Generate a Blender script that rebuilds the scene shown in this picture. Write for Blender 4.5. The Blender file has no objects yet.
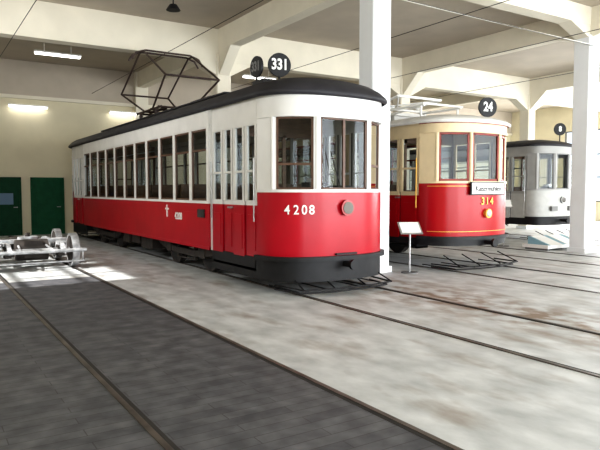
import bpy, math, random
from mathutils import Vector
random.seed(4)
S=bpy.context.scene
COL=S.collection
# ------------------------------------------------------------------ materials
def M(name,c,r=.5,m=0.,var=0.,scale=6.,bump=0.,coat=0.,stretch=(1,1,1),c2=None,detail=6,spec=.5):
    mt=bpy.data.materials.new(name); mt.use_nodes=True
    nt=mt.node_tree; b=nt.nodes['Principled BSDF']
    b.inputs['Base Color'].default_value=(*c,1); b.inputs['Roughness'].default_value=r
    b.inputs['Metallic'].default_value=m; b.inputs['Specular IOR Level'].default_value=spec
    if coat: b.inputs['Coat Weight'].default_value=coat; b.inputs['Coat Roughness'].default_value=.08
    if var or bump or c2:
        tc=nt.nodes.new('ShaderNodeTexCoord'); mp=nt.nodes.new('ShaderNodeMapping')
        mp.inputs['Scale'].default_value=stretch
        nz=nt.nodes.new('ShaderNodeTexNoise'); nz.inputs['Scale'].default_value=scale; nz.inputs['Detail'].default_value=detail
        nt.links.new(tc.outputs['Object'],mp.inputs[0]); nt.links.new(mp.outputs[0],nz.inputs['Vector'])
        rp=nt.nodes.new('ShaderNodeValToRGB')
        d=c2 if c2 else tuple(x*(1-var) for x in c)
        rp.color_ramp.elements[0].position=.35; rp.color_ramp.elements[0].color=(*d,1)
        rp.color_ramp.elements[1].position=.65; rp.color_ramp.elements[1].color=(*c,1)
        nt.links.new(nz.outputs['Fac'],rp.inputs[0]); nt.links.new(rp.outputs[0],b.inputs['Base Color'])
        if bump:
            bp=nt.nodes.new('ShaderNodeBump'); bp.inputs['Strength'].default_value=bump; bp.inputs['Distance'].default_value=.02
            nt.links.new(nz.outputs['Fac'],bp.inputs['Height']); nt.links.new(bp.outputs[0],b.inputs['Normal'])
    return mt
def glass(name,tint,fac=.12):
    mt=bpy.data.materials.new(name); mt.use_nodes=True; nt=mt.node_tree
    nt.nodes.remove(nt.nodes['Principled BSDF']); out=nt.nodes['Material Output']
    tr=nt.nodes.new('ShaderNodeBsdfTransparent'); tr.inputs[0].default_value=(*tint,1)
    gl=nt.nodes.new('ShaderNodeBsdfGlossy'); gl.inputs['Roughness'].default_value=.03; gl.inputs[0].default_value=(.9,.95,1,1)
    lw=nt.nodes.new('ShaderNodeLayerWeight'); lw.inputs[0].default_value=fac
    ma=nt.nodes.new('ShaderNodeMath'); ma.operation='ADD'; ma.inputs[1].default_value=.015; ma.use_clamp=True
    mx=nt.nodes.new('ShaderNodeMixShader')
    nt.links.new(lw.outputs['Fresnel'],ma.inputs[0]); nt.links.new(ma.outputs[0],mx.inputs[0])
    nt.links.new(tr.outputs[0],mx.inputs[1]); nt.links.new(gl.outputs[0],mx.inputs[2]); nt.links.new(mx.outputs[0],out.inputs[0])
    return mt
def emis(name,c,s):
    mt=bpy.data.materials.new(name); mt.use_nodes=True; b=mt.node_tree.nodes['Principled BSDF']
    b.inputs['Base Color'].default_value=(*c,1); b.inputs['Emission Color'].default_value=(*c,1); b.inputs['Emission Strength'].default_value=s
    return mt
red=M('tram_red',(.43,.003,.016),.28,var=.15,scale=2,spec=.3)
red2=M('tram_red_b',(.36,.003,.008),.28,spec=.3)
white=M('tram_white',(.74,.73,.71),.4,var=.08,scale=3,spec=.3)
cream=M('tram_cream',(.70,.57,.36),.4,var=.06,spec=.3)
sash=M('wood_sash',(.12,.06,.035),.5,var=.3,scale=12)
sashr=M('wood_sash_red',(.26,.03,.018),.5,var=.3,scale=12)
wood=M('wood_interior',(.16,.08,.04),.5,var=.35,scale=5,stretch=(1,1,6))
woodl=M('wood_light',(.34,.20,.10),.5,var=.25,scale=5,stretch=(1,6,1))
inner=M('interior_cream',(.50,.45,.36),.6,var=.05)
roofm=M('roof_dark',(.035,.034,.04),.6,var=.3,scale=3,bump=.1,spec=.3)
roofl=M('roof_light',(.66,.65,.62),.6,var=.15,scale=3)
black=M('black_iron',(.014,.014,.016),.5,var=.3,scale=8,bump=.1,spec=.3)
under=M('undercarriage',(.04,.032,.028),.75,var=.5,scale=7,bump=.3)
blackp=M('black_paint',(.01,.01,.012),.5,spec=.3)
steel=M('steel',(.55,.55,.55),.35,m=.9,var=.3,scale=10)
railm=M('rail_steel',(.15,.13,.115),.45,m=.5,var=.5,scale=3)
groove=M('rail_groove',(.02,.018,.017),.8)
galv=M('galvanised',(.62,.63,.65),.4,m=.3,var=.6,scale=6,bump=.2)
rust=M('panto_rust',(.06,.035,.028),.6,var=.4,scale=10)
gold=M('gold_lining',(.75,.45,.08),.4,m=.3)
whitep=M('white_lettering',(.85,.85,.83),.5)
greyp=M('grey_lettering',(.16,.16,.16),.5)
lens=M('lamp_lens',(.12,.11,.10),.1,m=.4)
gls=glass('window_glass',(.74,.77,.77),.05) 
gry=M('tram_grey',(.38,.38,.37),.5,var=.12,scale=3,spec=.3)
gryw=M('tram_greywhite',(.52,.52,.50),.5,var=.1,spec=.3)
gryd=M('tram_grey_dark',(.15,.15,.15),.5)
# ------------------------------------------------------------------ mesh builder
class B:
    def __init__(s): s.v=[];s.f=[];s.m=[];s.s=[];s.mats=[]
    def mi(s,mat):
        if mat not in s.mats: s.mats.append(mat)
        return s.mats.index(mat)
    def add(s,vs,fs,mat,sm=False):
        o=len(s.v); s.v+= [tuple(x) for x in vs]
        k=s.mi(mat)
        for f in fs: s.f.append(tuple(i+o for i in f)); s.m.append(k); s.s.append(sm)
    def box(s,x0,x1,y0,y1,z0,z1,mat):
        vs=[(x,y,z) for z in (z0,z1) for (x,y) in ((x0,y0),(x1,y0),(x1,y1),(x0,y1))]
        s.add(vs,[(3,2,1,0),(4,5,6,7),(0,1,5,4),(1,2,6,5),(2,3,7,6),(3,0,4,7)],mat)
    def obox(s,p0,p1,z0,z1,t,mat,off=0.,s0=0.,s1=None):
        p0=Vector(p0);p1=Vector(p1);L=(p1-p0).length;d=(p1-p0)/L
        if s1 is None:s1=L
        n=Vector((d.y,-d.x)); a=p0+d*s0; b=p0+d*s1
        q=[a+n*(off+t/2),b+n*(off+t/2),b+n*(off-t/2),a+n*(off-t/2)]
        vs=[(p.x,p.y,z) for z in (z0,z1) for p in q]
        s.add(vs,[(0,1,2,3),(7,6,5,4),(1,0,4,5),(2,1,5,6),(3,2,6,7),(0,3,7,4)],mat)
    def pane(s,p0,p1,z0,z1,mat,s0,s1,off=0):
        p0=Vector(p0);p1=Vector(p1);d=(p1-p0).normalized();n=Vector((d.y,-d.x))
        a=p0+d*s0+n*off;b=p0+d*s1+n*off
        s.add([(a.x,a.y,z0),(b.x,b.y,z0),(b.x,b.y,z1),(a.x,a.y,z1)],[(0,1,2,3)],mat)
    def strip(s,pts,z0,z1,t,mat,off=0.,zf=None):
        P=[Vector(p) for p in pts]; N=[]
        for i in range(len(P)):
            a=P[max(i-1,0)];b=P[min(i+1,len(P)-1)];d=(b-a).normalized();N.append(Vector((d.y,-d.x)))
        vs=[]
        for p,n in zip(P,N):
            o=p+n*(off+t/2);q=p+n*(off-t/2)
            vs+=[(o.x,o.y,z0),(o.x,o.y,z1),(q.x,q.y,z1),(q.x,q.y,z0)]
        k=len(P)
        fs=[];fs2=[]
        for i in range(k-1):
            a=4*i;b=a+4
            fs.append((a,b,b+1,a+1)); fs.append((a+2,b+2,b+3,a+3))
            fs2.append((a+1,b+1,b+2,a+2)); fs2.append((a+3,b+3,b,a))
        fs2+=[(0,1,2,3),(4*k-1,4*k-2,4*k-3,4*k-4)]
        s.add(vs,fs,mat,True); 
        s.add(vs,fs2,mat,False)
    def cyl(s,p0,p1,r,mat,n=14,r2=None):
        p0=Vector(p0);p1=Vector(p1);r2=r if r2 is None else r2
        d=(p1-p0).normalized();u=d.orthogonal().normalized();w=d.cross(u)
        ri=[(math.cos(2*math.pi*i/n),math.sin(2*math.pi*i/n)) for i in range(n)]
        vs=[p0+(u*a+w*b)*r for a,b in ri]+[p1+(u*a+w*b)*r2 for a,b in ri]
        s.add(vs,[(i,(i+1)%n,n+(i+1)%n,n+i) for i in range(n)],mat,True)
        s.add(vs,[tuple(range(n-1,-1,-1)),tuple(range(n,2*n))],mat)
    def tube(s,pts,r,mat,n=8):
        for a,b in zip(pts[:-1],pts[1:]): s.cyl(a,b,r,mat,n)
    def prism(s,prof,axis,c0,c1,mat):
        k=len(prof)
        f=(lambda c,h,z:(c,h,z)) if axis=='x' else (lambda c,h,z:(h,c,z))
        vs=[f(c0,h,z) for h,z in prof]+[f(c1,h,z) for h,z in prof]
        s.add(vs,[(i,(i+1)%k,k+(i+1)%k,k+i) for i in range(k)]+[tuple(range(k-1,-1,-1)),tuple(range(k,2*k))],mat)
    def build(s,name,parent=None,loc=(0,0,0),rot=(0,0,0),fix=True):
        me=bpy.data.meshes.new(name); me.from_pydata(s.v,[],s.f)
        for m in s.mats: me.materials.append(m)
        me.polygons.foreach_set('material_index',s.m); me.polygons.foreach_set('use_smooth',s.s)
        me.update()
        if fix:
            import bmesh
            bm=bmesh.new();bm.from_mesh(me);bmesh.ops.recalc_face_normals(bm,faces=bm.faces);bm.to_mesh(me);bm.free()
        o=bpy.data.objects.new(name,me);COL.objects.link(o)
        o.location=loc;o.rotation_euler=rot
        if parent:o.parent=parent
        return o
def empty(name,loc=(0,0,0),rot=(0,0,0)):
    e=bpy.data.objects.new(name,None);COL.objects.link(e);e.location=loc;e.rotation_euler=rot;e.empty_display_size=.2
    return e
def text(name,body,parent,loc,rot,size,mat,ext=.004,sx=1.,bold=.012):
    cu=bpy.data.curves.new(name,'FONT');cu.body=body;cu.size=size;cu.extrude=ext;cu.align_x='CENTER';cu.align_y='CENTER'
    cu.offset=size*bold
    cu.materials.append(mat);o=bpy.data.objects.new(name,cu);COL.objects.link(o);o.location=loc;o.rotation_euler=rot;o.parent=parent
    o.scale=(sx,1,1)
    return o
# ------------------------------------------------------------------ tram
def fcurve(a,b,n,N=28):
    P=[]
    for i in range(N+1):
        th=math.pi*(1-i/N);c=math.cos(th);q=math.sin(th)
        P.append((a*math.copysign(abs(c)**(2/n),c) if abs(c)>1e-9 else 0,b*(1-max(q,0)**(2/n))))
    return P
def cy(x,a,b,n): return b*(1-(max(0,1-(abs(x)/a)**n))**(1/n))
def cnorm(x,a,b,n):
    e=.01;s=(cy(x+e,a,b,n)-cy(x-e,a,b,n))/(2*e); return math.atan(s)
def window(bm,p0,p1,s0,s1,z0,z1,pw,fm,sm,transom=None,panes=1,t=.06,sw=.035):
    bm.obox(p0,p1,z0,z1,t,fm,0,s0,s0+pw);bm.obox(p0,p1,z0,z1,t,fm,0,s1-pw,s1)
    a=s0+pw;b=s1-pw
    bm.pane(p0,p1,z0,z1,gls,a,b)
    bm.obox(p0,p1,z0,z1,.035,sm,0,a,a+sw);bm.obox(p0,p1,z0,z1,.035,sm,0,b-sw,b)
    bm.obox(p0,p1,z0,z0+sw,.035,sm,0,a,b);bm.obox(p0,p1,z1-sw,z1,.035,sm,0,a,b)
    if transom: bm.obox(p0,p1,transom-.018,transom+.018,.04,sm,0,a,b)
    for k in range(1,panes):
        c=a+(b-a)*k/panes; bm.obox(p0,p1,z0,z1,.04,sm,0,c-.022,c+.022)
def tram(name,loc,c):
    root=empty(name,loc)
    a,b,n,L,hw,P=c['a'],c['b'],c['n'],c['L'],c['hw'],c['P']
    zb,zs,zf,zw,zr=c['zb'],c['zs'],c['zf'],c['zw'],c['zr']
    lo,up,sm=c['lo'],c['up'],c['sash'];sw=c.get('sw',.035)
    sh=B()
    cur=fcurve(a,b,n)
    for e in (0,1):
        T=(lambda p:p) if e==0 else (lambda p:(-p[0],L-p[1]))
        C=[T(p) for p in cur]
        sh.strip(C,zb+.05,zf,.04,lo)
        sh.strip(C,zf,zf+.045,.075,up)
        sh.strip(C,zw,zr,.045,up)
        sh.strip(C,zw-.01,zw+.03,.07,up)
        sh.strip(C,zb+.0,zb+.07,.12,black,.03)
        fx=c['fx']; xs=[-x for x in reversed(fx)]+list(fx)
        pts=[(x,cy(x,a,b,n)) for x in xs]
        for i in range(len(pts)-1):
            p0,p1=T(pts[i]),T(pts[i+1]);Ls=(Vector(p1)-Vector(p0)).length
            mid=(i==(len(pts)-2)//2)
            window(sh,p0,p1,0,Ls,zf+.04,zw,c.get('fpw',.05),up,sm,c.get('ft') if not mid else c.get('fmt'),c.get('cp',1) if mid else 1,.06,sw)
        for p in pts: q=T(p);sh.cyl((q[0],q[1],zf),(q[0],q[1],zw),.04,up,10)
        for sgn in (-1,1):
            A=(sgn*fx[-1],cy(fx[-1],a,b,n));Bq=(sgn*a,b)
            p0,p1=(T(Bq),T(A)) if sgn<0 else (T(A),T(Bq))
            sh.obox(p0,p1,zf,zw,.06,up)
            q0,q1=((-a,P),(-a,b)) if sgn<0 else ((a,b),(a,P)); q0,q1=T(q0),T(q1)
            Ld=P-b
            sh.obox(q0,q1,zw-.08,zr,.05,up)
            nl=c.get('leaves',3)
            if nl:
                ws=c.get('lw',[1/nl]*nl); 
                if (sgn>0): ws=list(reversed(ws))
                acc=0
                for k,wf in enumerate(ws):
                    s0=acc+.016;s1=acc+wf*Ld-.016;acc+=wf*Ld
                    off=-.02 if (k%2) else 0
                    sh.obox(q0,q1,zb+.0,zs,.045,lo,off,s0,s1)
                    sh.obox(q0,q1,zb+.12,zs-.15,.02,lo,off+.022,s0+.07,s1-.07)
                    sh.obox(q0,q1,zs,zs+.07,.05,up,off,s0,s1)
                    window(sh,q0,q1,s0,s1,zs+.07,zw-.08,.06,up,up,zs+.55,1,.05,.012)
                    sh.obox(q0,q1,zb,zw-.08,.02,blackp,-.02,s1,s1+.032)
                sh.obox(q0,q1,zb+.02,zw-.08,.02,blackp,-.02,.002,.02)
                sh.obox(q0,q1,zs-.06,zs-.03,.07,steel,.03,Ld*.42,Ld*.5)
            for ss in (.04,Ld-.04):
                d=(Vector(q1)-Vector(q0)).normalized();nn=Vector((d.y,-d.x));pp=Vector(q0)+d*ss+nn*.06
                sh.cyl((pp.x,pp.y,zs-.25),(pp.x,pp.y,zs+.75),.011,c.get('rail',steel),8)
            r0,r1=((-hw,P),(-a,P)) if sgn<0 else ((a,P),(hw,P))
            if hw-a>.01: sh.obox(T(r0),T(r1),zb,zr,.05,up)
            x0,x1=(-a-.02,-a+.3) if sgn<0 else (a-.3,a+.02)
            X=sorted([T((x0,0))[0],T((x1,0))[0]]);Y=sorted([T((0,b+.05))[1],T((0,P-.05))[1]])
            sh.box(X[0],X[1],Y[0],Y[1],zb-.2,zb-.16,black)
            sh.box(X[0],X[1],Y[0],Y[0]+.03,zb-.2,zb+.02,black);sh.box(X[0],X[1],Y[1]-.03,Y[1],zb-.2,zb+.02,black)
    for sgn in (-1,1):
        p0,p1=((-hw,L-P),(-hw,P)) if sgn<0 else ((hw,P),(hw,L-P))
        Ls=L-2*P
        sh.obox(p0,p1,zb,zs,.05,lo)
        sh.obox(p0,p1,zs,zs+.05,.085,up)
        sh.obox(p0,p1,zs-.18,zs-.165,.06,lo)
        sh.obox(p0,p1,zb,zb+.05,.07,lo)
        sh.obox(p0,p1,zs-.4,zs,.03,wood,-.03)
        sh.obox(p0,p1,zw,zr,.05,up); sh.obox(p0,p1,zw+.03,zw+.05,.075,up)
        nw=c['nw']
        for k in range(nw):
            w=Ls/nw; window(sh,p0,p1,k*w,(k+1)*w,zs+.05,zw,.06,up,sm,zw-.38,1,.06,sw)
        for e in (0.02,Ls-.1): sh.obox(p0,p1,zs+.02,zr,.07,up,0,e,e+.08)
        if c.get('line'):
            for z in (zs-.06,zb+.12): sh.obox(p0,p1,z,z+.015,.06,gold)
    sh.build('body_shell',root)
    it=B(); fz=c.get('fz',.78)
    it.box(-hw+.03,hw-.03,P,L-P,fz-.06,fz,woodl); 
    it.box(-a+.06,a-.06,b,P,fz-.12,fz-.06,woodl);it.box(-a+.06,a-.06,L-P,L-b,fz-.12,fz-.06,woodl)
    it.box(-a*.8,a*.8,b*.35,b,fz-.12,fz-.06,woodl);it.box(-a*.8,a*.8,L-b,L-b*.35,fz-.12,fz-.06,woodl)
    for y in (P+.03,L-P-.03):
        for x0,x1 in ((-hw+.03,-.38),(.38,hw-.03)):
            it.box(x0,x1,y-.02,y+.02,fz,zs+.1,wood); it.box(x0,x0+.07,y-.02,y+.02,zs+.1,zw,wood);it.box(x1-.07,x1,y-.02,y+.02,zs+.1,zw,wood)
            it.add([(x0,y,zs+.1),(x1,y,zs+.1),(x1,y,zw),(x0,y,zw)],[(0,1,2,3)],gls)
        it.box(-hw+.03,hw-.03,y-.02,y+.02,zw-.1,zr,wood)
    yy=P+.5;k=0
    while yy<L-P-.5:
        for sx in (-1,1):
            x0,x1=(sx*.32,sx*(hw-.08)); x0,x1=min(x0,x1),max(x0,x1)
            it.box(x0,x1,yy-.22,yy+.22,fz+.4,fz+.45,woodl)
            yb=yy+(.24 if k%2 else -.24)
            it.box(x0,x1,yb-.02,yb+.02,fz+.42,fz+.95,wood)
            it.box(x0+.02,x0+.06,yy-.2,yy+.2,fz,fz+.4,black);it.box(x1-.06,x1-.02,yy-.2,yy+.2,fz,fz+.4,black)
        yy+=.9;k+=1
    for x in (-.45,.45): it.cyl((x,P,zw-.12),(x,L-P,zw-.12),.015,steel,8)
    for y in (b*.75,L-b*.75):
        it.box(-.35,.0,y-.15,y+.12,fz-.06,fz+.95,black); it.cyl((-.17,y,fz+.95),(-.17,y,fz+1.02),.13,steel,16)
        it.cyl((.35,y,fz-.06),(.35,y,fz+.85),.03,black);it.cyl((.35,y,fz+.85),(.35,y,fz+.9),.2,black,20)
    it.build('interior',root)
    rf=B(); rc=fcurve(hw,b+.04,n,32)
    O=[(x,y) for x,y in rc]+[(-x,L-y) for x,y in rc]
    rings=c['rings'];vs=[];K=len(O)
    for i,z in rings:
        for x,y in O: vs.append((x*(1-i/hw),L/2+(y-L/2)*(1-i/(L/2)),z))
    fs=[]
    for r in range(len(rings)-1):
        for j in range(K): fs.append((r*K+j,r*K+(j+1)%K,(r+1)*K+(j+1)%K,(r+1)*K+j))
    rf.add(vs,fs,c['roof'],True)
    rf.add(vs[-K:],[tuple(range(K))],c['roof'],True)
    rf.add([(x*.99,L/2+(y-L/2)*.995,zr-.01) for x,y in O],[tuple(range(K))],inner)
    o=rf.build('roof',root)
    ug=B()
    for x in (-.62,.62): ug.box(x-.06,x+.06,.5,L-.5,zb-.06,zb+.1,under)
    for y in (.6,P,L/2,L-P,L-.6): ug.box(-hw+.12,hw-.12,y-.06,y+.06,zb-.05,zb+.08,under)
    ug.box(-hw+.1,hw-.1,P,L-P,zb+.08,zb+.14,under)
    R=.38
    for ax in c['axles']:
        ug.cyl((-.8,ax,R+.012),(.8,ax,R+.012),.06,under,12)
        for sx in (-1,1):
            x=sx*.7175
            ug.cyl((x-.02*sx,ax,R+.012),(x+.1*sx,ax,R+.012),R,under,36)
            ug.cyl((x-.045*sx,ax,R+.015),(x-.02*sx,ax,R+.015),R+.0,under,36)
            ug.cyl((x+.1*sx,ax,R+.012),(x+.105*sx,ax,R+.012),R*.82,black,32)
            ug.cyl((x+.1*sx,ax,R+.012),(x+.16*sx,ax,R+.012),.09,under,16)
            ug.box(min(x+.12*sx,x+.27*sx),max(x+.12*sx,x+.27*sx),ax-.13,ax+.13,R-.1,R+.16,under)
    for g in c['trucks']:
        y0,y1=g
        for sx in (-1,1):
            x=sx*.92; xa,xb=x-.05,x+.05
            ug.prism([(y0-.65,.42),(y0-.3,.34),(y0+.35,.28),(y1-.35,.28),(y1+.3,.34),(y1+.65,.42),(y1+.65,.5),(y1+.2,.46),(y1-.4,.40),(y0+.4,.40),(y0-.2,.46),(y0-.65,.5)],'x',xa,xb,under)
            ym=(y0+y1)/2
            for q in (y0-.4,y0+.4,y1-.4,y1+.4):
                pts=[(x+.05*math.cos(t*.9),q+.05*math.sin(t*.9),.3+.012*t/1.0) for t in range(0,24)]
                ug.tube(pts,.012,under,5)
            for kk in range(5): ug.box(x-.04,x+.04,ym-.4+kk*.07,ym+.4-kk*.07,.3+kk*.022,.318+kk*.022,under)
            ug.box(x-.03,x+.03,y0+R+.02,y0+R+.1,.2,.5,under);ug.box(x-.03,x+.03,y1-R-.1,y1-R-.02,.2,.5,under)
            ug.tube([(x,y0+R,.2),(x,y1-R,.2)],.018,under)
        ug.box(-.5,.5,y0+.25,y0+.7,.2,.6,under); 
    for bx in c['boxes']: ug.box(*bx,under)
    ug.build('running_gear',root)
    sk=B(); ex=c.get('skirt',P)
    C=[(-a,ex)]+cur+[(a,ex)]
    sk.strip(C,c['sk0'],zb+.02,.04,black,.0)
    sk.strip([(-x,L-y) for x,y in C],c['sk0'],zb+.02,.04,black,.0)
    sk.build('black_skirt',root)
    ct=B()
    for q in (0,1):
        T=(lambda x,y,z:(x,y,z)) if q==0 else (lambda x,y,z:(-x,L-y,z))
        for z,yo in ((.12,-.22),(.06,-.12)):
            ct.tube([T(-.95,.55,z),T(-.85,.1+yo,z),T(-.3,-.02+yo,z),T(.3,-.02+yo,z),T(.85,.1+yo,z),T(.95,.55,z)],.014,black)
        for x in (-.85,-.3,.3,.85):
            ct.tube([T(x,.08-.22,.12),T(x*.95,.35,.3)],.012,black); ct.tube([T(x,.0,.07),T(x,.9,.07)],.01,black)
        ct.box(*sorted([T(-.05,0,0)[0],T(.05,0,0)[0]]),*sorted([T(0,-.22,0)[1],T(0,.4,0)[1]]),zb-.1,zb-.02,black)
        ct.cyl(T(0,-.26,zb-.06),T(0,-.2,zb-.06),.08,black,16)
    ct.build('lifeguard_frame',root)
    hl=B();z=c['hlz'];rr=c.get('hlr',.1);y0=0
    for q in (0,1):
        T=(lambda y:y) if q==0 else (lambda y:L-y)
        hl.cyl((0,T(-.07),z),(0,T(.02),z),rr,c['hlm'],24)
        hl.cyl((0,T(-.085),z),(0,T(-.07),z),rr*1.08,c['hlr_m'],24)
        hl.cyl((0,T(-.095),z),(0,T(-.085),z),rr*.82,lens,24)
    hl.build('headlight',root)
    return root
def disc(root,name,txt,loc,rz,r,size,post,tm=None):
    e=B(); d=Vector((math.sin(rz),-math.cos(rz),0))
    p=Vector(loc)
    e.cyl(p-d*.03,p+d*.012,r,blackp,36)
    e.cyl(p-Vector((0,0,r+post))-d*.01,p-Vector((0,0,r-.02))-d*.01,.018,black,8)
    e.cyl(p+d*.012,p+d*.014,r*.93,blackp,36)
    e.build(name,root)
    q=p+d*.018
    text(name+'_number',txt,root,q,(math.pi/2,0,rz),size,tm or whitep,.003,.8,.03)
rg=[(-.04,3.03),(-.07,3.05),(-.08,3.08),(-.06,3.12),(.02,3.21),(.14,3.29),(.35,3.36),(.6,3.40),(.85,3.42),(1.1,3.43)]
c1=dict(a=1.1,b=.8,n=2.5,L=14.5,hw=1.15,P=2.5,zb=.52,zs=1.36,zf=1.57,zw=2.72,zr=3.05,lo=red,up=white,sash=sash,
 fx=(.5,1.04),ft=2.0,fmt=None,cp=2,nw=11,roof=roofm,rings=rg,leaves=4,lw=[.27,.23,.25,.25],axles=[3.3,5.1,9.4,11.2],trucks=[(3.3,5.1),(9.4,11.2)],
 boxes=[(-.98,-.5,6.2,7.0,.22,.52),(-.98,-.55,7.15,7.75,.28,.52),(.5,.98,6.3,7.9,.22,.52),(-.98,-.6,8.0,8.5,.25,.52),(-.4,.4,6.4,8.0,.25,.5)],
 sk0=.2,hlz=1.33,hlr=.115,hlm=red,hlr_m=M('lamp_ring',(.25,.02,.02),.3,m=.2))
T1=(5.65,7.5,0)
t1=tram('tram',T1,c1)
for i,ch in enumerate('4208'):
    x=-.90+i*.105; th=cnorm(x,1.1,.8,2.5); y=cy(x,1.1,.8,2.5)
    text('number_'+str(i),ch,t1,(x+math.sin(th)*.03,y-math.cos(th)*.03,1.3),(math.pi/2,0,th),.2,whitep,.004,.9)
text('side_number','4208',t1,(-1.185,4.0,1.08),(math.pi/2,0,-math.pi/2),.2,whitep)
sg=B()
sg.box(-1.19,-1.176,4.62,4.66,1.05,1.3,whitep);sg.box(-1.19,-1.176,4.55,4.73,1.2,1.235,whitep)
sg.box(-1.2,-1.176,2.7,3.0,1.1,1.25,under)
sg.tube([(-.12,-.04,1.66),(-.3,-.03,2.2)],.008,black)
sg.box(-.2,.2,-.06,.0,.6,.63,black)
sg.build('side_emblem',t1)
disc(t1,'route_disc','331',(-.38,1.35,3.72),math.radians(-14),.2,.25,.25)
disc(t1,'route_disc_side','331',(-.68,1.62,3.70),math.radians(-86),.18,.22,.25,greyp)
rd=B();
rd.box(-.72,-.3,1.3,1.7,3.3,3.46,black)
for x in (-.5,.5):
    rd.box(x-.12,x+.12,3,12,3.45,3.48,roofm)
    for y in (3.2,5,7,9,11,11.8): rd.box(x-.1,x+.1,y-.03,y+.03,3.35,3.45,roofm)
rd.build('roof_fittings',t1)
pg=B(); yc=7.75; zb_=3.66
for x in (-.5,.5):
    for y in (-.6,.6):
        for k in range(4): pg.cyl((x,yc+y,3.49+k*.035),(x,yc+y,3.51+k*.035),.055,rust,12)
        pg.cyl((x,yc+y,3.4),(x,yc+y,3.66),.03,rust,10)
    pg.tube([(x,yc-.95,zb_),(x,yc+.95,zb_)],.03,rust)
for y in (-.85,-.3,.3,.85): pg.tube([(-.55,yc+y,zb_),(.55,yc+y,zb_)],.028,rust)
for sy in (-1,1):
    for x in (-1,1):
        pg.tube([(x*.5,yc+sy*.3,zb_),(x*.68,yc+sy*1.75,zb_+.62),(x*.66,yc+sy*.14,zb_+1.47)],.025,rust)
    pg.tube([(-.68,yc+sy*1.75,zb_+.62),(.68,yc+sy*1.75,zb_+.62)],.025,rust)
    pg.tube([(-.95,yc+sy*.14,zb_+1.24),(-.84,yc+sy*.14,zb_+1.41),(-.6,yc+sy*.14,zb_+1.49),(.6,yc+sy*.14,zb_+1.49),(.84,yc+sy*.14,zb_+1.41),(.95,yc+sy*.14,zb_+1.24)],.026,rust)
for x in (-.66,.66): pg.tube([(x,yc-.14,zb_+1.47),(x,yc+.14,zb_+1.47)],.024,rust)
for sx in (-.25,.25):
    pg.tube([(sx,yc-.6,zb_+.02),(sx,yc+.6,zb_+.02)],.04,rust)
pg.build('pantograph',t1)
# second tram
rg2=[(-.04,2.93),(-.07,2.95),(-.07,2.98),(-.01,3.03),(.15,3.09),(.4,3.14),(.7,3.17),(1.0,3.18)]
c2=dict(a=1.1,b=.75,n=2.3,L=9.6,hw=1.15,P=1.9,zb=.62,zs=1.5,zf=1.74,zw=2.75,zr=2.95,lo=red2,up=cream,sash=sashr,sw=.05,
 fx=(.42,1.0),ft=None,cp=1,nw=5,roof=roofl,rings=rg2,leaves=2,axles=[3.4,6.2],trucks=[(3.4,6.2)],line=True,rail=gold,
 boxes=[(-.4,.4,4.4,5.2,.25,.5)],sk0=.5,hlz=1.14,hlr=.085,hlm=gold,hlr_m=gold,fpw=.025)
T2=(9.68,8.15,0)
t2=tram('tram',T2,c2)
x2=B()
cu=fcurve(1.1,.75,2.3)
for z0,z1 in ((1.68,1.69),(.78,.79)): x2.strip(cu[2:-2],z0,z1,.01,gold,.024)
x2.strip(fcurve(1.1,.75,2.3),2.92,2.96,.03,sashr,.03)
x2.obox((-.47,-.05),(.47,-.05),1.53,1.75,.02,whitep,0); 
x2.obox((-.50,-.04),(.50,-.04),1.51,1.77,.02,blackp,0)
x2.box(-.5,.5,2.2,7.4,3.1,3.28,roofl);x2.prism([(-.58,3.28),(.58,3.28),(.45,3.33),(0,3.36),(-.45,3.33)],'y',2.1,7.5,roofl)
for k in range(6):
    for s_ in (-1,1): x2.box(s_*.505-.005,s_*.505+.005,2.4+k*.85,3.1+k*.85,3.15,3.26,gls)
x2.build('trim_and_clerestory',t2)
q2=B()
for x in (-.55,.55):
    q2.tube([(x,1.2,3.42),(x,5.2,3.42)],.03,whitep)
    for y in (1.3,2.3,3.3,4.3,5.1): q2.cyl((x,y,3.05),(x,y,3.42),.022,whitep,8)
for y in (1.2,2.3,3.4,4.5,5.2): q2.tube([(-.6,y,3.44),(.6,y,3.44)],.025,whitep)
for x in (-.4,.4):
    for y in (2.4,4.4):
        for k in range(3): q2.cyl((x,y,3.45+k*.035),(x,y,3.47+k*.035),.06,whitep,12)
q2.tube([(-.45,3.4,3.5),(-.8,4.6,3.68),(-.85,5.2,3.74),(.85,5.2,3.74),(.8,4.6,3.68),(.45,3.4,3.5)],.03,whitep)
q2.tube([(-.45,3.4,3.5),(-.65,1.9,3.68),(.65,1.9,3.68),(.45,3.4,3.5)],.03,whitep)
q2.tube([(-.65,1.9,3.68),(.2,2.9,3.58)],.018,whitep);q2.tube([(.65,1.9,3.68),(-.2,2.9,3.58)],.018,whitep)
q2.build('roof_collector',t2)
text('destination_text','Kaisermühlen',t2,(0,-.064,1.635),(math.pi/2,0,0),.155,blackp,.003,.88,.006)
for i,ch in enumerate('314'):
    text('num_'+str(i),ch,t2,((i-1)*.13,-.035,1.38),(math.pi/2,0,0),.2,gold)
disc(t2,'route_disc','24',(.72,.6,3.38),math.radians(-20),.21,.27,.25)
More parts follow.
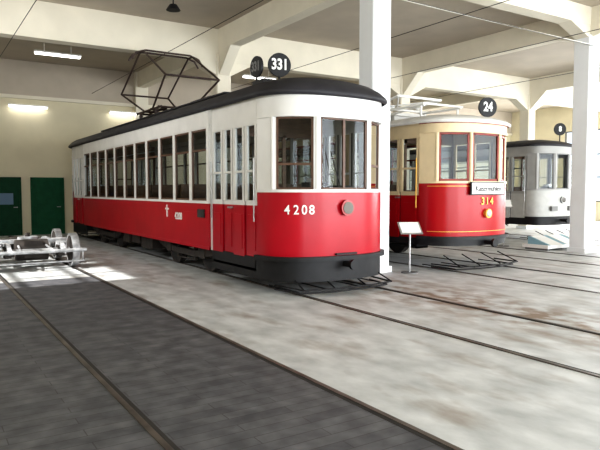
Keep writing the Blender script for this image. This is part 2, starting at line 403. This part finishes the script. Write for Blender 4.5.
# grey tram
rg3=[(-.04,3.0),(-.07,3.02),(-.07,3.05),(-.01,3.1),(.15,3.16),(.4,3.22),(.7,3.26),(1.0,3.27)]
c3=dict(a=1.02,b=.55,n=2.8,L=9.4,hw=1.08,P=1.8,zb=.7,zs=1.5,zf=1.6,zw=2.78,zr=3.02,lo=gryw,up=gry,sash=gryd,
 fx=(.36,.95),ft=None,cp=1,nw=6,roof=roofm,rings=rg3,leaves=2,axles=[3.2,6.2],trucks=[(3.2,6.2)],
 boxes=[(-.4,.4,4.3,5.1,.25,.5)],sk0=.5,hlz=1.3,hlr=.11,hlm=gryd,hlr_m=steel)
t3=tram('tram',(17.5,11.7,0),c3)
x3=B(); x3.box(-.6,-.3,-.08,0,.95,1.1,gryd);x3.box(.3,.6,-.08,0,.95,1.1,gryd);x3.build('front_fittings',t3)
disc(t3,'route_disc','8',(.35,.35,3.6),math.radians(-30),.2,.24,.3)
# ------------------------------------------------------------------ hall
XL,XR,YF,YB,ZC=-2.,30.,-5.,23.5,6.2
wallm=M('wall_cream',(.70,.64,.47),.8,var=.08,scale=1.2,bump=.05)
ceilm=M('ceiling_paint',(.50,.44,.36),.85,var=.12,scale=1.)
beamm=M('beam_cream',(.75,.70,.58),.8,var=.08,scale=1.5)
colm=M('column_white',(.80,.82,.84),.75,var=.05,scale=2)
green=M('door_green',(.008,.06,.028),.6,var=.2,spec=.15)
green2=M('door_green_b',(.012,.09,.042),.6,var=.2,spec=.15)
fm=bpy.data.materials.new('floor_concrete');fm.use_nodes=True;nt=fm.node_tree;b=nt.nodes['Principled BSDF']
tc=nt.nodes.new('ShaderNodeTexCoord')
def noise(sc,det,st,rot=0):
    mp=nt.nodes.new('ShaderNodeMapping');mp.inputs['Scale'].default_value=st
    nz=nt.nodes.new('ShaderNodeTexNoise');nz.inputs['Scale'].default_value=sc;nz.inputs['Detail'].default_value=det
    nt.links.new(tc.outputs['Object'],mp.inputs[0]);nt.links.new(mp.outputs[0],nz.inputs['Vector']);return nz
def ramp(src,p0,c0,p1,c1_):
    r=nt.nodes.new('ShaderNodeValToRGB');e=r.color_ramp.elements;e[0].position=p0;e[0].color=(*c0,1);e[1].position=p1;e[1].color=(*c1_,1)
    nt.links.new(src,r.inputs[0]);return r
def mixc(fac,a_,b_):
    m=nt.nodes.new('ShaderNodeMix');m.data_type='RGBA'
    nt.links.new(fac,m.inputs['Factor'])
    for s_,i in ((a_,6),(b_,7)):
        if isinstance(s_,tuple): m.inputs[i].default_value=(*s_,1)
        else: nt.links.new(s_,m.inputs[i])
    return m.outputs[2]
base=ramp(noise(3.5,14,(1,.6,1)).outputs['Fac'],.3,(.37,.385,.39),.7,(.59,.605,.61)).outputs[0]
st=ramp(noise(2.2,14,(1.2,.5,1)).outputs['Fac'],.54,(0,0,0),.72,(.7,.7,.7)).outputs[0]
cc=mixc(st,base,(.24,.205,.175))
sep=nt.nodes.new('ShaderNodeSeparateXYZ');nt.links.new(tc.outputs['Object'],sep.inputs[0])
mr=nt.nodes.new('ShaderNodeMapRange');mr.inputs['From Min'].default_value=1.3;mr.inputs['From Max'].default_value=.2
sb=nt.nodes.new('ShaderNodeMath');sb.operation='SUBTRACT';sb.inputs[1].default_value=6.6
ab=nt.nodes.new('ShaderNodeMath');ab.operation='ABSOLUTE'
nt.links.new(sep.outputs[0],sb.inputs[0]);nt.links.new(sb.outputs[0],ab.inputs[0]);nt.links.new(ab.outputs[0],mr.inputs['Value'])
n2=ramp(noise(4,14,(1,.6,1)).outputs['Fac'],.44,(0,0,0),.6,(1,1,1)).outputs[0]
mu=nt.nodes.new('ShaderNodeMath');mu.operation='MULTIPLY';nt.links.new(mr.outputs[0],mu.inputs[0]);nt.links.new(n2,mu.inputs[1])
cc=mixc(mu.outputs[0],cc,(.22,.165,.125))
nt.links.new(cc,b.inputs['Base Color']);b.inputs['Roughness'].default_value=.6;b.inputs['Specular IOR Level'].default_value=.35
bp=nt.nodes.new('ShaderNodeBump');bp.inputs['Strength'].default_value=.2;bp.inputs['Distance'].default_value=.01
nt.links.new(noise(14,6,(1,1,1)).outputs['Fac'],bp.inputs['Height']);nt.links.new(bp.outputs[0],b.inputs['Normal'])
f=B();f.box(XL,XR,YF-4,YB,-.2,0,fm);f.build('floor')
dm=bpy.data.materials.new('dark_planking');dm.use_nodes=True;nt=dm.node_tree;b=nt.nodes['Principled BSDF']
tc=nt.nodes.new('ShaderNodeTexCoord')
br=nt.nodes.new('ShaderNodeTexBrick');br.inputs['Scale'].default_value=1;br.inputs['Brick Width'].default_value=.9;br.inputs['Row Height'].default_value=.12;br.inputs['Mortar Size'].default_value=.004
br.inputs['Color1'].default_value=(.078,.080,.090,1);br.inputs['Color2'].default_value=(.100,.102,.112,1);br.inputs['Mortar'].default_value=(.055,.055,.06,1)
nt.links.new(tc.outputs['Object'],br.inputs['Vector'])
nz=noise(5,14,(1,1,1));cr=ramp(nz.outputs['Fac'],.35,(.75,.75,.75),.7,(1.4,1.38,1.35))
mx=nt.nodes.new('ShaderNodeMix');mx.data_type='RGBA';mx.blend_type='MULTIPLY';mx.inputs['Factor'].default_value=1
nt.links.new(br.outputs[0],mx.inputs[6]);nt.links.new(cr.outputs[0],mx.inputs[7]);nt.links.new(mx.outputs[2],b.inputs['Base Color'])
b.inputs['Roughness'].default_value=.65;b.inputs['Specular IOR Level'].default_value=.3
f=B();f.box(XL,2.78,YF,11.4,0,.006,dm);f.build('floor_planking')
for i,xc in enumerate((2.02,5.65,9.68,13.0,17.5)):
    e=empty('tram_track',(xc,0,0));k=B()
    for s_ in (-1,1):
        x=s_*.7475
        k.box(x-.022,x+.022,YF+.05,YB-.4,-.05,.012,railm)
        xi=x-s_*.04
        k.box(xi-.018,xi+.018,YF+.05,YB-.4,-.05,.008,groove)
    k.build('rails',e)
w=B();w.box(XL-.3,XR+.3,YB,YB+.3,0,ZC,wallm);w.build('wall_back')
w=B();w.box(XL+.01,XR-.01,YB-.06,YB-.005,4.95,ZC-.01,ceilm);w.box(XL+.01,XR-.01,YB-.12,YB-.005,4.85,4.97,beamm)
w.build('trim_back_wall')
w=B()
w.box(XL-.3,XL,YF,10.4,0,ZC,wallm);w.box(XL-.3,XL,15.2,YB,0,ZC,wallm);w.box(XL-.3,XL,10.4,15.2,0,2.7,wallm);w.box(XL-.3,XL,10.4,15.2,5.7,ZC,wallm)
w.build('wall_left')
wn=B()
for k in range(5): y=10.4+k*1.2; wn.box(XL-.2,XL-.1,y-.05,y+.05,2.7,5.7,gryd)
for z in (2.72,3.7,4.7,5.68): wn.box(XL-.2,XL-.1,10.4,15.2,z-.03,z+.03,gryd)
wn.build('window_1')
w=B()
w.box(XR,XR+.3,YF,YB,0,1.0,wallm);w.box(XR,XR+.3,YF,YB,4.8,ZC,wallm)
for y in (-5,0,5,10,15): w.box(XR,XR+.3,y,y+1.5,1.0,4.8,wallm)
w.box(XR,XR+.3,20,YB,1,4.8,wallm)
w.build('wall_right')
for j,y in enumerate((1.5,6.5,11.5,16.5)):
    wn=B();y0,y1=y,y+3.5
    for yy in (y0+.03,y0+.9,y0+1.75,y0+2.6,y1-.03): wn.box(XR+.1,XR+.16,yy-.03,yy+.03,1.0,4.8,gryd)
    for z in (1.03,2.3,3.5,4.77): wn.box(XR+.1,XR+.16,y0,y1,z-.03,z+.03,gryd)
    wn.build('window_%d'%(j+2))
w=B(); gx=[2.06,5.68,9.6,13.0,17.1,21,25]; gw=1.5
xs=[XL]
for g in gx: xs+= [g-gw,g+gw]
xs.append(XR)
for i in range(0,len(xs),2): w.box(xs[i],xs[i+1],YF-.3,YF,0,4.8,wallm)
w.box(XL,XR,YF-.3,YF,4.8,ZC,wallm);w.build('wall_front')
w=B();w.box(XL-.3,XR+.3,YF-.3,YB+.3,ZC,ZC+.3,ceilm);w.build('ceiling')
bm=B()
for y,BZ in ((2.2,5.75),(9.15,5.75),(16.1,5.3)):
    bm.box(XL+.01,XR-.01,y-.19,y+.19,BZ,ZC-.005,beamm)
for x in (.6,7.6,14.6,21.6):
    bm.box(x-.16,x+.16,YF+.01,YB-.13,5.6,ZC-.005,beamm)
for x in (7.6,14.6,21.6):
    for y,BZ in ((9.15,5.75),(16.1,5.3)):
        hh=.3 if y<10 else .4
        bm.prism([(x-1.0,BZ+.01),(x+1.0,BZ+.01),(x+.22,BZ-hh),(x-.22,BZ-hh)],'y',y-.18,y+.18,beamm)
        bm.prism([(y-1.0,5.62),(y+1.0,5.62),(y+.22,BZ-hh),(y-.22,BZ-hh)],'x',x-.155,x+.155,beamm)
bm.build('trim_ceiling_beams')
for x in (7.6,14.6,21.6):
    for y in (9.15,16.1):
        k=B();h=.225;ch=.025
        prof=[(-h+ch,-h),(h-ch,-h),(h,-h+ch),(h,h-ch),(h-ch,h),(-h+ch,h),(-h,h-ch),(-h,-h+ch)]
        vs=[(px,py,z) for z in (0,5.5) for px,py in prof]
        k.add(vs,[(i,(i+1)%8,8+(i+1)%8,8+i) for i in range(8)]+[tuple(range(7,-1,-1)),tuple(range(8,16))],colm if y<10 else beamm)
        k.box(-h-.03,h+.03,-h-.03,h+.03,0,.12,colm)
        k.build('column',None,(x,y,0))
pl=B()
for x in (7.6,14.6,21.6): pl.box(x-.25,x+.25,YB-.25,YB-.005,0,ZC-.01,beamm)
pl.build('trim_pilasters')
def door(name,x0,x1,gm,h=2.0):
    d=B();y=YB-.004
    d.box(x0-.07,x0,y-.08,y,0,h+.07,gm);d.box(x1,x1+.07,y-.08,y,0,h+.07,gm);d.box(x0-.07,x1+.07,y-.08,y,h,h+.07,gm)
    d.box(x0,x1,y-.05,y,0,h,gm)
    for a_,b_ in ((.15,.85),(1.0,1.85)): d.box(x0+.12,x1-.12,y-.065,y-.04,a_,b_,gm)
    d.cyl((x1-.08,y-.11,1.0),(x1-.08,y-.05,1.0),.02,steel,10);d.tube([(x1-.08,y-.11,1.0),(x1-.2,y-.11,1.0)],.012,steel)
    return d
d=door('door_1',3.6,4.6,green2);d.build('door_1')
d=door('door_2',1.7,3.15,green);d.box(2.35,2.95,YB-.09,YB-.065,1.1,1.5,M('notice_blue',(.12,.2,.3),.6));d.build('door_2')
tubem=emis('lamp_tube',(1,.98,.92),6)
def lampfix(loc,l,wall=False):
    e=empty('fluorescent_lamp',loc);k=B()
    k.box(-l/2,l/2,-.09,.09,-.02,.03,whitep);k.prism([(-.09,-.02),(.09,-.02),(.06,-.07),(-.06,-.07)],'x',-l/2+.03,l/2-.03,tubem)
    if wall: k.box(-.05,.05,0,.1,-.02,.02,whitep)
    else:
        for x in (-.4,.4): k.cyl((x,0,.03),(x,0,.28),.012,whitep,8)
    k.build('fixture',e)
for x in (3.5,7.0,10.5,14): lampfix((x,YB-.19,4.6),1.3,True)
for x in (3.95,11.2): lampfix((x,20.3,5.9),1.4)
hb=B();hb.cyl((0,0,.0),(0,0,.12),.16,blackp,20,.08);hb.cyl((0,0,.12),(0,0,.6),.015,blackp,8);hb.build('pendant_lamp',None,(4.95,12.9,5.58))
wr=B()
for xc in (2.06,5.68,9.6,13.0,17.1): wr.tube([(xc,YF+.05,5.2),(xc,YB-.3,5.2)],.008,black,5)
wr.build('trolley_wires')
wr=B()
def cat(p0,p1,sag,n=16):
    return [tuple(p0[i]+(p1[i]-p0[i])*t/n+( -sag*4*(t/n)*(1-t/n) if i==2 else 0) for i in range(3)) for t in range(n+1)]
wm=M('cable_light',(.7,.68,.62),.6)
wr.tube(cat((XL+.05,8.7,5.5),(14.6,8.9,5.25),.1),.013,wm,5);wr.tube(cat((14.6,8.9,5.25),(XR-.05,8.7,5.5),.1),.013,wm,5)
wr.tube(cat((XL+.05,8.5,5.3),(14.6,8.9,5.22),.02),.006,black,5)
wr.build('span_wires')
# ------------------------------------------------------------------ loose bogie on track 1
e=empty('bogie',(2.02,14.0,0.012));g=B();R=.35
for ax in (-.85,.85):
    g.cyl((-.95,ax,R),(.95,ax,R),.055,galv,16)
    for sx in (-1,1):
        x=sx*.7175
        g.cyl((x,ax,R),(x+.1*sx,ax,R),R,galv,44);g.cyl((x-.03*sx,ax,R+.0),(x,ax,R+.0),R,galv,44,R)
        g.cyl((x+.1*sx,ax,R),(x+.104*sx,ax,R),R*.84,under,36)
        g.cyl((x-.034*sx,ax,R),(x-.03*sx,ax,R),R*.84,under,36)
        g.cyl((x+.1*sx,ax,R),(x+.17*sx,ax,R),.11,galv,20);g.cyl((x+.17*sx,ax,R),(x+.22*sx,ax,R),.06,steel,16)
        for q in range(6):
            t=q*math.pi/3; g.tube([(x+.108*sx,ax+.1*math.cos(t),R+.1*math.sin(t)),(x+.108*sx,ax+.27*math.cos(t),R+.27*math.sin(t))],.018,galv,6)
    g.cyl((-.3,ax*.5,R),(.32,ax*.5,R),.22,under,24); g.box(-.15,.2,ax*.5-.2,ax*.5+.2,R-.15,R+.2,under)
for sx in (-1,1):
    x=sx*.5
    g.prism([(-1.3,.34),(-1.0,.42),(-.6,.42),(-.42,.2),(.42,.2),(.6,.42),(1.0,.42),(1.3,.34),(1.3,.42),(1.02,.52),(.56,.52),(.38,.3),(-.38,.3),(-.56,.52),(-1.02,.52),(-1.3,.42)],'x',x-.035,x+.035,galv)
    g.box(x-.06,x+.06,-.98,-.7,.24,.46,under);g.box(x-.06,x+.06,.7,.98,.24,.46,under)
    x=sx*.8
    for q in (-.2,.2):
        g.tube([(x+.07*math.cos(t*.8),q+.07*math.sin(t*.8),.22+.0085*t) for t in range(28)],.016,galv,5)
    g.box(x-.12,x+.12,-.32,.32,.18,.22,galv)
    for q in (-1,1):
        g.prism([(q*.46,.2),(q*.40,.2),(q*.38,.5),(q*.46,.5)],'x',sx*.74-.04,sx*.74+.04,under)
        g.tube([(sx*.74,q*.42,.48),(sx*.5,q*.42,.5)],.018,galv)
        g.tube([(sx*.85,q*1.3,.15),(sx*.85,q*1.3,.4)],.018,galv)
for y in (-1.3,1.3): 
    g.tube([(-.92,y,.38),(.92,y,.38)],.035,galv,10);g.tube([(-.88,y,.16),(.88,y,.16)],.018,galv)
g.box(-.95,.95,-.13,.13,.46,.54,galv);g.cyl((0,0,.54),(0,0,.6),.2,galv,24);g.cyl((0,0,.58),(0,0,.68),.05,under,16)
for x in (-.3,.3): g.tube([(x,-1.3,.38),(x*.8,-.13,.5)],.022,galv);g.tube([(x,1.3,.38),(x*.8,.13,.5)],.022,galv)
g.build('bogie_frame',e)
def sign(loc,rz,h=.85):
    e=empty('info_sign',loc,(0,0,rz));k=B()
    k.cyl((0,0,0),(0,0,.02),.16,gryd,24);k.cyl((0,0,.02),(0,0,h),.018,steel,10)
    k.prism([(-.13,h-.09),(.13,h+.12),(.125,h+.135),(-.135,h-.075)],'x',-.22,.22,steel)
    k.prism([(-.115,h-.058),(.11,h+.124),(.108,h+.128),(-.117,h-.054)],'x',-.19,.19,whitep)
    k.build('stand',e)
sign((8.05,8.6,0),math.radians(-25)); sign((14.2,11.3,0),math.radians(-40),1.2)
e=empty('display_plinth',(15.15,10.15,0));k=B()
blue=M('panel_blue',(.25,.42,.5),.5)
k.box(-1.1,1.1,-.4,.4,.05,.14,whitep)
for x in (-1.0,-.35,.35,1.0): k.box(x-.05,x+.05,-.35,.35,0,.05,gryd)
k.prism([(-.38,.14),(.3,.14),(.3,.34),(.24,.34)],'x',-1.0,1.0,blue)
for x in (-.7,0,.7): k.prism([(-.40,.142),(.24,.355),(.26,.355),(-.36,.142)],'x',x-.25,x+.25,whitep)
k.build('plinth_board',e)
def area(name,loc,rot,sx,sy,p,c=(1,1,1)):
    l=bpy.data.lights.new(name,'AREA');l.shape='RECTANGLE';l.size=sx;l.size_y=sy;l.energy=p;l.color=c
    o=bpy.data.objects.new(name,l);COL.objects.link(o);o.location=loc;o.rotation_euler=rot
for i,g_ in enumerate(gx): area('gate_daylight_%d'%i,(g_,YF+.05,2.5),(math.radians(90),0,0),3.0,4.4,360 if i<2 else 580,(.93,.97,1))
for y in (1.5,6.5,11.5,16.5): area('side_daylight',(XR-.05,y+1.75,2.9),(math.radians(90),0,math.radians(90)),3.4,3.7,680,(.96,.98,1))
area('left_daylight',(XL+.05,12.8,4.2),(math.radians(75),0,math.radians(-90)),4.6,2.8,190,(1,.98,.95))
l=bpy.data.lights.new('sun','SUN');l.energy=8;l.angle=.02;l.color=(1,.98,.94)
o=bpy.data.objects.new('sun',l);COL.objects.link(o)
o.rotation_euler=Vector((.70,.04,-.71)).to_track_quat('-Z','Y').to_euler()
wd=bpy.data.worlds.new('World');S.world=wd;wd.use_nodes=True
wd.node_tree.nodes['Background'].inputs[0].default_value=(.8,.9,1,1);wd.node_tree.nodes['Background'].inputs[1].default_value=1.5
cd=bpy.data.cameras.new('camera');cam=bpy.data.objects.new('camera',cd);COL.objects.link(cam)
cam.location=(0,0,1.6);cam.rotation_euler=(math.radians(90-3.3),0,math.radians(-32.7));cd.lens=36;cd.sensor_width=36
S.camera=cam
S.view_settings.view_transform='Standard';S.view_settings.exposure=0
for lk in ('Medium High Contrast','Standard - Medium High Contrast'):
    try: S.view_settings.look=lk;print('look',lk);break
    except Exception as ex: print(ex)
